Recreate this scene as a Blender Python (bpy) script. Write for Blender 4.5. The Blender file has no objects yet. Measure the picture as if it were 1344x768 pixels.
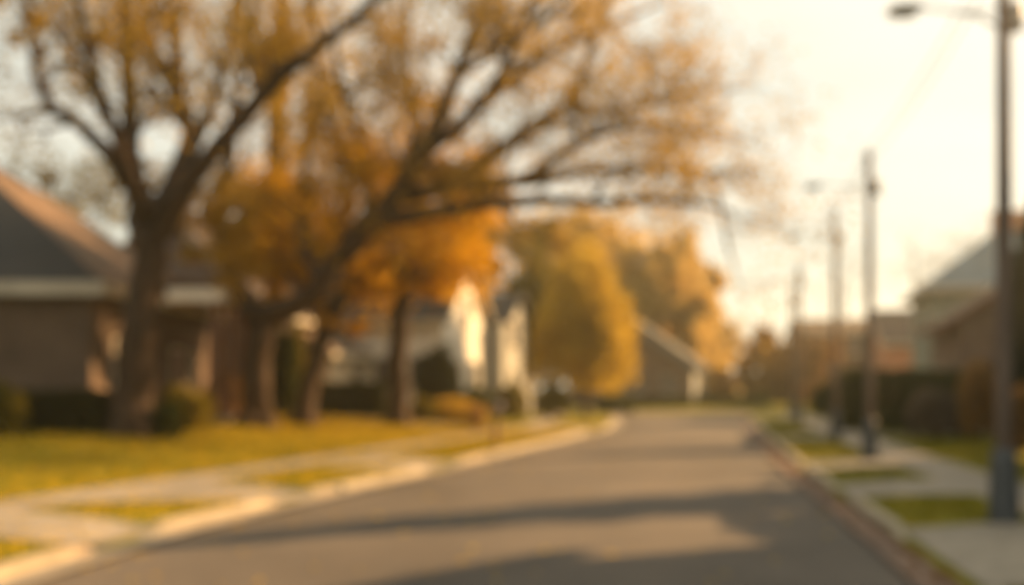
import bpy, math, random
from mathutils import Vector, Matrix
R = math.radians
rnd = random.Random(7)
C = bpy.context.scene.collection
sc = bpy.context.scene
F = 1307.0; CX = 672.0; HY = 505.0; H = 1.8

# ------------------------------------------------------------------ layout of the street
KL = [(-60,-9.5),(-10,-6.8),(6,-5.0),(9.6,-4.55),(12,-4.2),(15.7,-3.15),(20.8,-1.5),(24.8,-.4),(32.2,1.75),(40.6,4.05),(50,5.2),(57,5.7)]
KR = [(-60,0.2),(-10,2.0),(6,3.45),(8.95,4.0),(11.2,4.4),(16.2,5.25),(20.5,6.0),(27.7,7.4),(36.2,9.1),(46,11.1),(57,13.4)]
YE = 57.0; YF = 64.0                                   # the cross street at the far end
def interp(tab, y):
    if y <= tab[0][0]: return tab[0][1]
    for (a, b), (c, d) in zip(tab, tab[1:]):
        if y <= c: return b + (d-b)*(y-a)/(c-a)
    return tab[-1][1]
def sm(a, b, x):
    t = max(0., min(1., (x-a)/(b-a))); return t*t*(3-2*t)
# driveway aprons: (side, Y at kerb near, slope per metre away, Y at kerb far, slope)
APR = [('L',10.5,.25,11.9,.45),('L',14.6,-.25,15.7,.6),('L',20.2,-.1,22.0,.3),('L',36,0,38.5,0),
       ('R',8.3,0,11.8,.05),('R',15.0,0,17.1,.1),('R',20.0,0,21.9,0),('R',31,0,33,0),('R',47,0,49.5,0)]
def apron(side, d, y):
    for s, a, ka, b, kb in APR:
        if s == side and a-.25+ka*d < y < b+.25+kb*d:
            e = min(y-(a-.25+ka*d), (b+.25+kb*d)-y)
            return sm(0, .5, e)
    return 0.
def gside(side, d, y):
    """height of the ground d metres outside the kerb line"""
    top = .13 - .10*apron(side, min(d, 2.5), y)*(1-sm(.15, 1.3, d))
    top *= 1.0
    if side == 'L': top += .50*sm(3.6, 11, d)
    else: top += .22*sm(3.6, 11, d)
    return top + .03*math.sin(y*.35+d*.2)*sm(4, 8, d)
def g(x, y):
    if YE < y < YF: return 0.03
    if y >= YF: return .13 + .2*sm(YF+2, YF+12, y)
    a, b = interp(KL, y), interp(KR, y)
    if x < a: return gside('L', a-x, y)
    if x > b: return gside('R', x-b, y)
    return 0.02
def P(px, py, Y): return Vector(((px-CX)/F*Y, Y, H+(HY-py)/F*Y))
def at(px, py):
    Y = 5.0
    while Y < 120:
        if H+(HY-py)/F*Y < g((px-CX)/F*Y, Y): break
        Y += .05
    x = (px-CX)/F*Y
    return Vector((x, Y, g(x, Y)))
def on(x, y, dz=0): return Vector((x, y, g(x, y)+dz))

# ------------------------------------------------------------------ materials
def mat(name, rough=.8, spec=.3):
    m = bpy.data.materials.new(name); m.use_nodes = True
    n = m.node_tree.nodes; b = n['Principled BSDF']
    b.inputs['Roughness'].default_value = rough
    b.inputs['Specular IOR Level'].default_value = spec
    return m, n, m.node_tree.links, b
def ramp(n, stops):
    r = n.new('ShaderNodeValToRGB'); e = r.color_ramp.elements
    while len(e) < len(stops): e.new(.5)
    for k, (p, c) in enumerate(stops): e[k].position = p; e[k].color = (*c, 1)
    return r
def noise(n, l, scale, detail=4, src=None, rough=.55):
    t = n.new('ShaderNodeTexNoise'); t.inputs['Scale'].default_value = scale
    t.inputs['Detail'].default_value = detail; t.inputs['Roughness'].default_value = rough
    if src: l.new(src, t.inputs['Vector'])
    return t
def coord(n, l, scale=None):
    t = n.new('ShaderNodeTexCoord'); o = t.outputs['Object']
    if scale:
        mp = n.new('ShaderNodeMapping'); mp.inputs['Scale'].default_value = scale
        l.new(o, mp.inputs['Vector']); o = mp.outputs['Vector']
    return o
def bump(n, l, b, h, strength=.3, dist=.02):
    bp = n.new('ShaderNodeBump'); bp.inputs['Strength'].default_value = strength; bp.inputs['Distance'].default_value = dist
    l.new(h, bp.inputs['Height']); l.new(bp.outputs[0], b.inputs['Normal'])
def mix(n, l, a, b, f, mode='MIX'):
    m = n.new('ShaderNodeMix'); m.data_type = 'RGBA'; m.blend_type = mode
    for s, v in ((6, a), (7, b)):
        if isinstance(v, tuple): m.inputs[s].default_value = (*v, 1)
        else: l.new(v, m.inputs[s])
    if isinstance(f, float): m.inputs[0].default_value = f
    else: l.new(f, m.inputs[0])
    return m.outputs[2]
def mat_noise(name, c1, c2, scale=6, rough=.85, big=.4, bs=.3, stretch=None, spec=.3, c3=None):
    m, n, l, b = mat(name, rough, spec)
    o = coord(n, l, stretch)
    t = noise(n, l, scale, 6, o); r = ramp(n, [(.32, c1), (.68, c2)]); l.new(t.outputs[0], r.inputs[0])
    t2 = noise(n, l, big, 3, o)
    r2 = ramp(n, [(.3, (.72,.72,.72)), (.7, (1.15,1.15,1.15))]); l.new(t2.outputs[0], r2.inputs[0])
    col = mix(n, l, r.outputs[0], r2.outputs[0], 1., 'MULTIPLY')
    if c3:
        t3 = noise(n, l, scale*.35, 5, o, .7); r3 = ramp(n, [(.56, (0,0,0)), (.66, (1,1,1))]); l.new(t3.outputs[0], r3.inputs[0])
        col = mix(n, l, col, c3, r3.outputs[0])
    l.new(col, b.inputs['Base Color']); bump(n, l, b, t.outputs[0], bs)
    return m
def mat_brick(name, c1, c2, mortar, bw=.22, bh=.075, rough=.85, offs=.5, bs=.4, mort=.012, vert=True, bias=0.):
    m, n, l, b = mat(name, rough)
    o = coord(n, l); s = n.new('ShaderNodeSeparateXYZ'); l.new(o, s.inputs[0])
    cmb = n.new('ShaderNodeCombineXYZ'); ad = n.new('ShaderNodeMath'); ad.operation = 'ADD'
    l.new(s.outputs[0], ad.inputs[0]); l.new(s.outputs[1], ad.inputs[1])
    l.new(ad.outputs[0], cmb.inputs[0]); l.new(s.outputs[2], cmb.inputs[1])
    t = n.new('ShaderNodeTexBrick'); l.new(cmb.outputs[0], t.inputs['Vector'])
    t.inputs['Scale'].default_value = 1; t.inputs['Brick Width'].default_value = bw; t.inputs['Row Height'].default_value = bh
    t.inputs['Mortar Size'].default_value = mort; t.inputs['Bias'].default_value = bias; t.offset = offs
    t.inputs['Color1'].default_value = (*c1,1); t.inputs['Color2'].default_value = (*c2,1); t.inputs['Mortar'].default_value = (*mortar,1)
    t2 = noise(n, l, .9, 5, o); r2 = ramp(n, [(.3, (.7,.7,.7)), (.7, (1.15,1.15,1.15))]); l.new(t2.outputs[0], r2.inputs[0])
    l.new(mix(n, l, t.outputs[0], r2.outputs[0], 1., 'MULTIPLY'), b.inputs['Base Color'])
    bump(n, l, b, t.outputs['Fac'], -bs, .01)
    return m
def mat_leaf(name, cols, transl=.45):
    m = bpy.data.materials.new(name); m.use_nodes = True
    n = m.node_tree.nodes; l = m.node_tree.links; n.clear()
    out = n.new('ShaderNodeOutputMaterial'); geo = n.new('ShaderNodeNewGeometry')
    o = coord(n, l)
    k = len(cols); r = ramp(n, [(i/(k-1) if k > 1 else 0, c) for i, c in enumerate(cols)])
    t = noise(n, l, .55, 2, o)
    a = n.new('ShaderNodeMath'); a.operation = 'MULTIPLY_ADD'; a.inputs[1].default_value = .55; l.new(geo.outputs['Random Per Island'], a.inputs[0])
    a2 = n.new('ShaderNodeMath'); a2.operation = 'MULTIPLY_ADD'; a2.inputs[1].default_value = 1.5; a2.inputs[2].default_value = -.53; l.new(t.outputs[0], a2.inputs[0])
    l.new(a2.outputs[0], a.inputs[2]); l.new(a.outputs[0], r.inputs[0])
    d = n.new('ShaderNodeBsdfDiffuse'); tr = n.new('ShaderNodeBsdfTranslucent'); mx = n.new('ShaderNodeMixShader')
    l.new(r.outputs[0], d.inputs[0]); l.new(r.outputs[0], tr.inputs[0]); mx.inputs[0].default_value = transl
    l.new(d.outputs[0], mx.inputs[1]); l.new(tr.outputs[0], mx.inputs[2]); l.new(mx.outputs[0], out.inputs[0])
    return m
M = {}
M['lawn'] = mat_noise('lawn', (.095,.095,.006), (.20,.165,.008), 9, .95, .22, .5, c3=(.20,.13,.018), spec=.1)
M['asphalt'] = mat_noise('asphalt', (.070,.058,.047), (.100,.084,.068), 14, .85, .35, .35, c3=(.072,.066,.06))
def wear(m):
    n, l = m.node_tree.nodes, m.node_tree.links; b = n['Principled BSDF']; src = b.inputs['Base Color'].links[0].from_socket
    t = noise(n, l, .16, 4, coord(n, l, (1,.35,1)), .65); rr = ramp(n, [(.38, (.74,.74,.75)), (.5, (1,1,1)), (.64, (1.22,1.18,1.12))]); l.new(t.outputs[0], rr.inputs[0])
    l.new(mix(n, l, src, rr.outputs[0], 1., 'MULTIPLY'), b.inputs['Base Color'])
wear(M['asphalt'])
M['concrete'] = mat_noise('concrete', (.19,.165,.13), (.27,.235,.185), 5, .85, .5, .2)
M['kerb'] = mat_noise('kerb', (.24,.205,.15), (.33,.285,.21), 4, .85, .8, .25, c3=(.20,.15,.11))
M['gutter'] = mat_noise('gutter', (.13,.085,.065), (.20,.135,.10), 6, .9, .8, .3, c3=(.25,.20,.16))
M['bark'] = mat_noise('bark', (.020,.012,.007), (.058,.034,.020), 7, .95, .6, .9, (1,1,.22))
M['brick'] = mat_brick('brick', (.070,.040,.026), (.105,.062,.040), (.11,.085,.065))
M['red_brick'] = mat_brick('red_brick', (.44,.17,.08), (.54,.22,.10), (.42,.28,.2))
M['brown_siding'] = mat_brick('brown_siding', (.15,.10,.072), (.17,.115,.082), (.08,.055,.04), 3.6, .16, .75, .3)
M['green_siding'] = mat_brick('green_siding', (.20,.225,.185), (.23,.255,.21), (.12,.135,.11), 3.6, .14, .7, .3)
M['white_siding'] = mat_brick('white_siding', (.68,.66,.60), (.72,.70,.64), (.48,.46,.42), 3.6, .14, .65, .3)
M['grey_siding'] = mat_brick('grey_siding', (.27,.275,.26), (.30,.305,.285), (.18,.18,.17), 3.6, .14, .7, .3)
M['cream_siding'] = mat_brick('cream_siding', (.58,.47,.33), (.62,.5,.36), (.38,.3,.22), 3.6, .14, .65, .3)
M['mauve_stucco'] = mat_noise('mauve_stucco', (.15,.115,.10), (.19,.145,.125), 8, .9)
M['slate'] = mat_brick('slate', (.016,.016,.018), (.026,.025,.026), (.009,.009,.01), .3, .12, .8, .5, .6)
M['brown_shingle'] = mat_brick('brown_shingle', (.115,.072,.043), (.165,.103,.062), (.05,.035,.02), .3, .12, .85, .5, .6)
M['grey_shingle'] = mat_brick('grey_shingle', (.062,.060,.058), (.082,.079,.076), (.04,.038,.036), .3, .12, .85, .5, .6)
M['blue_shingle'] = mat_brick('blue_shingle', (.16,.19,.205), (.195,.225,.24), (.1,.115,.12), .3, .12, .85, .5, .6)
M['plum_shingle'] = mat_brick('plum_shingle', (.05,.038,.038), (.07,.052,.05), (.03,.025,.025), .3, .12, .85, .5, .6)
M['trim'] = mat_noise('trim', (.36,.32,.26), (.42,.38,.31), 6, .6, .6, .1)
M['grey_board'] = mat_noise('grey_board', (.13,.12,.11), (.17,.16,.145), 6, .7, .6, .1)
M['lit_white_trim'] = mat_noise('lit_white_trim', (.70,.66,.58), (.78,.74,.66), 6, .6, .6, .1)  # white paint with sunlight added to its brightness, for the porch beam
M['wood'] = mat_noise('wood', (.12,.055,.03), (.18,.085,.045), 5, .7, .6, .2, (3,3,.4))
M['door'] = mat_noise('door', (.10,.035,.02), (.13,.05,.03), 5, .5, .6, .1, (3,3,.4))
M['pole_wood'] = mat_noise('pole_wood', (.10,.075,.06), (.16,.12,.095), 9, .9, .8, .4, (1,1,.12))
M['steel'] = mat_noise('steel', (.34,.32,.29), (.42,.40,.36), 6, .5, .6, .1)
M['dark_steel'] = mat_noise('dark_steel', (.045,.05,.055), (.065,.07,.075), 6, .5, .6, .1)
M['lens'] = mat_noise('lens', (.30,.28,.24), (.34,.32,.28), 4, .3)
M['rubber'] = mat_noise('rubber', (.02,.02,.02), (.03,.03,.03), 9, .85)
M['lamp_glass'] = mat_noise('lamp_glass', (.35,.04,.03), (.4,.05,.03), 9, .3)
def paint(name, c):
    m, n, l, b = mat(name, .35, .5); o = coord(n, l); t = noise(n, l, 3, 3, o)
    r = ramp(n, [(.3, tuple(v*.92 for v in c)), (.7, c)]); l.new(t.outputs[0], r.inputs[0]); l.new(r.outputs[0], b.inputs['Base Color'])
    b.inputs['Coat Weight'].default_value = .5; return m
M['paint_blue'] = paint('paint_blue', (.11,.13,.17)); M['paint_silver'] = paint('paint_silver', (.34,.33,.31)); M['mailbox_paint'] = paint('mailbox_paint', (.035,.035,.04))
mg, n_, l_, b_ = mat('window_glass', .08, .6); M['glass'] = mg
t_ = noise(n_, l_, 1.2, 2, coord(n_, l_)); r_ = ramp(n_, [(.3, (.02,.022,.03)), (.7, (.05,.055,.07))]); l_.new(t_.outputs[0], r_.inputs[0]); l_.new(r_.outputs[0], b_.inputs['Base Color'])
M['leaf_gold'] = mat_leaf('leaf_gold', [(.17,.105,.014), (.33,.205,.026), (.43,.28,.04), (.27,.175,.026)], .5)
M['leaf_hazed'] = mat_leaf('leaf_hazed', [(.32,.23,.07), (.56,.39,.12), (.68,.50,.17)], .5)  # pale gold with distance haze put into the leaf colour
M['leaf_orange'] = mat_leaf('leaf_orange', [(.30,.15,.004), (.54,.295,.006), (.64,.40,.010)], .5)
M['leaf_amber'] = mat_leaf('leaf_amber', [(.28,.19,.022), (.48,.33,.04), (.58,.42,.055)], .5)
M['leaf_rust'] = mat_leaf('leaf_rust', [(.17,.10,.04), (.31,.18,.065), (.40,.24,.08)], .4)
M['leaf_olive'] = mat_leaf('leaf_olive', [(.06,.055,.012), (.15,.12,.018), (.28,.20,.025)], .4)
M['leaf_green'] = mat_leaf('leaf_green', [(.022,.028,.008), (.045,.052,.013), (.075,.075,.018)], .3)
M['leaf_dark'] = mat_leaf('leaf_dark', [(.014,.017,.007), (.028,.03,.011), (.045,.042,.014)], .2)
M['leaf_dry'] = mat_leaf('leaf_dry', [(.09,.07,.05), (.15,.115,.08), (.21,.15,.10)], .3)
M['litter'] = mat_leaf('litter', [(.32,.17,.015), (.58,.36,.018), (.64,.44,.022), (.34,.18,.03)], .1)
M['old_litter'] = mat_leaf('old_litter', [(.07,.035,.015), (.15,.08,.03), (.22,.12,.04)], .1)
M['blade'] = mat_leaf('blade', [(.055,.07,.006), (.13,.12,.008), (.21,.17,.01)], .4)

# ------------------------------------------------------------------ mesh helpers
def prop(o, label=None, cat=None, group=None, kind=None):
    if label: o['label'] = label
    if cat: o['category'] = cat
    if group: o['group'] = group
    if kind: o['kind'] = kind
    return o
class MB:
    def __init__(s): s.v = []; s.f = []; s.smooth = []
    def add(s, vs, fs, sm_=False):
        k = len(s.v); s.v += [tuple(v) for v in vs]; s.f += [tuple(i+k for i in f) for f in fs]; s.smooth += [sm_]*len(fs)
        return s
    def box(s, x0, x1, y0, y1, z0, z1, c=.0):
        vs = [(x,y,z) for z in (z0,z1) for y in (y0,y1) for x in (x0,x1)]
        if c:
            # chamfer the top edges
            vs = vs[:4]+[(x,y,z1-c) for y in (y0,y1) for x in (x0,x1)]+[(x0+c,y0+c,z1),(x1-c,y0+c,z1),(x0+c,y1-c,z1),(x1-c,y1-c,z1)]
            q = lambda a,b: [(a,a+1,b+1,b),(a+1,a+3,b+3,b+1),(a+3,a+2,b+2,b+3),(a+2,a,b,b+2)]
            return s.add(vs, [(0,2,3,1)]+q(0,4)+q(4,8)+[(8,9,11,10)])
        return s.add(vs, [(0,2,3,1),(4,5,7,6),(0,1,5,4),(1,3,7,5),(3,2,6,7),(2,0,4,6)])
    def quad(s, a, b, c, d): return s.add([a,b,c,d], [(0,1,2,3)])
    def prism(s, pts, axis, a0, a1):
        """closed outline extruded along an axis; pts are the two other coordinates"""
        k = len(pts)
        mk = {'x': lambda p,a: (a,p[0],p[1]), 'y': lambda p,a: (p[0],a,p[1]), 'z': lambda p,a: (p[0],p[1],a)}[axis]
        vs = [mk(p,a0) for p in pts]+[mk(p,a1) for p in pts]
        return s.add(vs, [tuple(range(k))[::-1], tuple(range(k,2*k))]+[(i,(i+1)%k,k+(i+1)%k,k+i) for i in range(k)])
    def tube(s, pts, rad, n=8, wob=0.):
        pts = [Vector(p) for p in pts]; rings = []; k0 = len(s.v); up = None
        for i, p in enumerate(pts):
            d = (pts[min(i+1,len(pts)-1)]-pts[max(i-1,0)]).normalized()
            if up is None: up = Vector((1,0,0)) if abs(d.x) < .8 else Vector((0,1,0))
            u = (up-d*up.dot(d)).normalized(); w = d.cross(u); up = u
            for j in range(n):
                a = 2*math.pi*j/n; r = rad[i]*(1+wob*(math.sin(3*a+p.z*2)+.6*math.sin(5*a+p.z*3.1)))
                s.v.append(tuple(p+u*math.cos(a)*r+w*math.sin(a)*r))
        for i in range(len(pts)-1):
            for j in range(n):
                a = k0+i*n+j; b = k0+i*n+(j+1)%n; s.f.append((a,b,b+n,a+n)); s.smooth.append(True)
        s.f.append(tuple(k0+j for j in range(n))[::-1]); s.smooth.append(False)
        e = k0+(len(pts)-1)*n; s.f.append(tuple(e+j for j in range(n))); s.smooth.append(False)
        return s
    def lathe(s, prof, n=20, c=(0,0), axis='z'):
        k0 = len(s.v)
        for r, z in prof:
            for j in range(n):
                a = 2*math.pi*j/n
                s.v.append((c[0]+r*math.cos(a), c[1]+r*math.sin(a), z) if axis == 'z' else ((z, c[0]+r*math.cos(a), c[1]+r*math.sin(a))))
        for i in range(len(prof)-1):
            for j in range(n):
                a = k0+i*n+j; b = k0+i*n+(j+1)%n; s.f.append((a,b,b+n,a+n)); s.smooth.append(True)
        s.f.append(tuple(k0+j for j in range(n))[::-1]); e = k0+(len(prof)-1)*n; s.f.append(tuple(e+j for j in range(n))); s.smooth += [False]*2
        return s
    def build(s, name, m, parent=None, loc=None):
        me = bpy.data.meshes.new(name); me.from_pydata(s.v, [], s.f)
        me.polygons.foreach_set('use_smooth', s.smooth); me.materials.append(m); me.update()
        o = bpy.data.objects.new(name, me); C.objects.link(o)
        if parent: o.parent = parent
        if loc is not None: o.location = loc
        return o
def empty(name, loc, rz=0., **k):
    o = bpy.data.objects.new(name, None); C.objects.link(o); o.location = loc; o.rotation_euler.z = rz; o.empty_display_size = .3
    return prop(o, **k)
def copy_tree(o, parent=None):
    c = o.copy(); C.objects.link(c)
    if parent: c.parent = parent
    for ch in [x for x in KIDS(o)]: copy_tree(ch, c)
    return c
def KIDS(o): return list(o.children)

# ------------------------------------------------------------------ ground, road, pavement
def frange(a, b, s):
    k = max(1, round((b-a)/s)); return [a+(b-a)*i/k for i in range(k+1)]
rows = frange(-60,-4,8)[:-1]+frange(-4,6,1)[:-1]+frange(6,26,.2)[:-1]+frange(26,YE,.6)
offs = frange(.0,4.,.2)[:-1]+frange(4,13,.6)[:-1]+frange(13,30,3)[:-1]+[30,60,110,200]
gm = MB(); NR = len(rows); NO = len(offs)
def strip(mb, side, ds, ys, dz):
    k0 = len(mb.v)
    for y in ys:
        for d in ds:
            x = interp(KL,y)-d if side == 'L' else interp(KR,y)+d
            mb.v.append((x, y, gside(side,d,y)+dz))
    w = len(ds)
    for i in range(len(ys)-1):
        for j in range(w-1):
            a = k0+i*w+j
            mb.f.append((a,a+1,a+w+1,a+w) if side == 'R' else (a+w,a+w+1,a+1,a)); mb.smooth.append(True)
for side in 'LR': strip(gm, side, offs, rows, 0)
k0 = len(gm.v)                                         # bed under the street
for y in rows: gm.v += [(interp(KL,y), y, -.12), (interp(KR,y), y, -.12)]
for i in range(NR-1): a = k0+2*i; gm.f.append((a,a+1,a+3,a+2)); gm.smooth.append(True)
xs = [-200,-100,-50,-20,0,10,20,30,50,100,215]
ys = [YE,YE+.4,YF-.4,YF,YF+3,YF+6,YF+9,YF+12,YF+30,YF+80,260]; k0 = len(gm.v)
for i, y in enumerate(ys):
    for x in xs:
        z = -.12 if YE+.2 < y < YF-.2 else (.0 if y in (YE, YF) else .13+.2*sm(YF+2,YF+12,y))
        if y == YF: z = .13
        gm.v.append((x, y, z if y > YE else -.12))
w = len(xs)
for i in range(len(ys)-1):
    for j in range(w-1): a = k0+i*w+j; gm.f.append((a,a+1,a+w+1,a+w)); gm.smooth.append(False)
prop(gm.build('ground', M['lawn']), kind='structure')
rd = MB(); k0 = 0
for y in rows:
    a, b = interp(KL,y), interp(KR,y)
    for t in range(9):
        u = t/8; rd.v.append((a+(b-a)*u, y, .005+.07*(1-(2*u-1)**2)))
for i in range(NR-1):
    for j in range(8): a = i*9+j; rd.f.append((a,a+1,a+10,a+9)); rd.smooth.append(True)
prop(rd.build('road', M['asphalt']), kind='structure')
cr = MB(); cr.quad((-200,YE-.02,.0),(215,YE-.02,.0),(215,YF,.0),(-200,YF,.0)); prop(cr.build('cross_road', M['asphalt']), kind='structure')
def kerb(side, ys, name, m1, gut, m2):
    k = MB(); q = MB(); sg = -1 if side == 'L' else 1
    for y in ys:
        x = interp(KL,y) if side == 'L' else interp(KR,y); ap = apron(side, 0, y); top = .145-.115*ap
        pr = [(-.02,-.1),(0,top-.02),(.025,top),(.15,top),(.16,-.1)]
        for d, z in pr: k.v.append((x+sg*d, y, z))
        for d, z in ((-.42,.045),(-.015,.022)): q.v.append((x+sg*d, y, z+.012))
    for i in range(len(ys)-1):
        for j in range(4):
            a = i*5+j; k.f.append((a,a+1,a+6,a+5) if side == 'R' else (a+5,a+6,a+1,a)); k.smooth.append(False)
        a = 2*i; q.f.append((a,a+1,a+3,a+2) if side == 'R' else (a+2,a+3,a+1,a)); q.smooth.append(False)
    prop(k.build(name, m1), kind='structure'); prop(q.build(gut, m2), kind='structure')
kerb('L', rows, 'kerb', M['kerb'], 'gutter', M['concrete'])
kerb('R', rows, 'kerb', M['kerb'], 'gutter', M['gutter'])
fk = MB(); fk.box(-200,interp(KL,YE)-.16,YE-.17,YE+.01,-.1,.15,.015); fk.box(interp(KR,YE)+.16,215,YE-.17,YE+.01,-.1,.15,.015); fk.box(-200,215,YF-.01,YF+.17,-.1,.15,.015)
prop(fk.build('kerb', M['kerb']), kind='structure')
# pavements with joints as real gaps, driveways
def pavement(side, d0, d1):
    s = MB(); y = -10.0
    while y < YE-1.5:
        strip(s, side, frange(d0,d1,.3), frange(y+.012,y+1.488,.21), .018); y += 1.5
    prop(s.build('pavement', M['concrete']), kind='structure')
pavement('L', 2.6, 3.6); pavement('R', 1.95, 3.25)
def driveway(side, a, ka, b, kb, d1, m):
    s = MB(); ds = frange(.15,d1,.2); k0 = 0
    for i in range(13):
        t = i/12
        for d in ds:
            dd = min(d, 2.6); y = (a+ka*dd)*(1-t)+(b+kb*dd)*t
            x = interp(KL,y)-d if side == 'L' else interp(KR,y)+d
            s.v.append((x, y, gside(side,d,y)+.024))
    w = len(ds)
    for i in range(12):
        for j in range(w-1):
            q = i*w+j; s.f.append((q,q+1,q+w+1,q+w) if side == 'R' else (q+w,q+w+1,q+1,q)); s.smooth.append(True)
    prop(s.build('driveway', m), kind='structure')
DL = {10.5:(9,),14.6:(3.6,),20.2:(2.1,),36:(16,),8.3:(3.3,),15.0:(3.3,),20.0:(2.0,),31:(14,),47:(12,)}
for s_, a, ka, b, kb in APR: driveway(s_, a, ka, b, kb, DL[a][0], M['concrete'])

# ------------------------------------------------------------------ buildings
def window_part(root, x, z, w, h, face, dep, nx=2, nz=2):
    """a framed window on a wall face; face = (axis, position, outward sign)"""
    ax, pos, sg = face
    def bx(mb, a0, a1, z0, z1, o0, o1):
        o0, o1 = sorted((pos+sg*o0, pos+sg*o1))
        mb.box(a0,a1,o0,o1,z0,z1) if ax == 'y' else mb.box(o0,o1,a0,a1,z0,z1)
    gl = MB(); bx(gl, x-w/2+.05, x+w/2-.05, z-h/2+.05, z+h/2-.05, -.05, .025); win = gl.build('window', M['glass'], root)
    fr = MB(); t = .09
    bx(fr, x-w/2-.02, x+w/2+.02, z+h/2-t, z+h/2, -.06, .07); bx(fr, x-w/2-.02, x+w/2+.02, z-h/2, z-h/2+t, -.06, .07)
    bx(fr, x-w/2, x-w/2+t, z-h/2+t, z+h/2-t, -.06, .065); bx(fr, x+w/2-t, x+w/2, z-h/2+t, z+h/2-t, -.06, .065)
    for i in range(1, nx): bx(fr, x-w/2+w*i/nx-.02, x-w/2+w*i/nx+.02, z-h/2+t, z+h/2-t, -.04, .045)
    for i in range(1, nz): bx(fr, x-w/2+t, x+w/2-t, z-h/2+h*i/nz-.02, z-h/2+h*i/nz+.02, -.042, .048)
    fr.build('frame', M['trim'], win)
    sl = MB(); bx(sl, x-w/2-.1, x+w/2+.1, z-h/2-.08, z-h/2-.003, -.05, .12); sl.build('sill', M['trim'], win)
def door_part(root, x, z0, w, h, face, m='door'):
    ax, pos, sg = face
    def bx(mb, a0, a1, za, zb, o0, o1):
        o0, o1 = sorted((pos+sg*o0, pos+sg*o1))
        mb.box(a0,a1,o0,o1,za,zb) if ax == 'y' else mb.box(o0,o1,a0,a1,za,zb)
    d = MB(); bx(d, x-w/2, x+w/2, z0, z0+h, -.05, .03)
    for k in range(3 if w < 1.6 else 4):
        n = 3 if w < 1.6 else 4; bx(d, x-w/2+.12, x+w/2-.12, z0+.12+k*(h-.1)/n, z0+(k+1)*(h-.1)/n-.02, .03, .045)
    dd = d.build('garage_door' if w > 1.6 else 'door', M[m], root)
    f = MB(); bx(f, x-w/2-.1, x-w/2-.003, z0, z0+h+.1, -.05, .06); bx(f, x+w/2+.003, x+w/2+.1, z0, z0+h+.1, -.05, .06); bx(f, x-w/2-.003, x+w/2+.003, z0+h+.003, z0+h+.1, -.05, .06)
    f.build('frame', M['trim'], dd)
    kk = MB(); bx(kk, x+w/2-.14, x+w/2-.08, z0+h*.47, z0+h*.5, .03, .09); kk.build('handle', M['steel'], dd)
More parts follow.
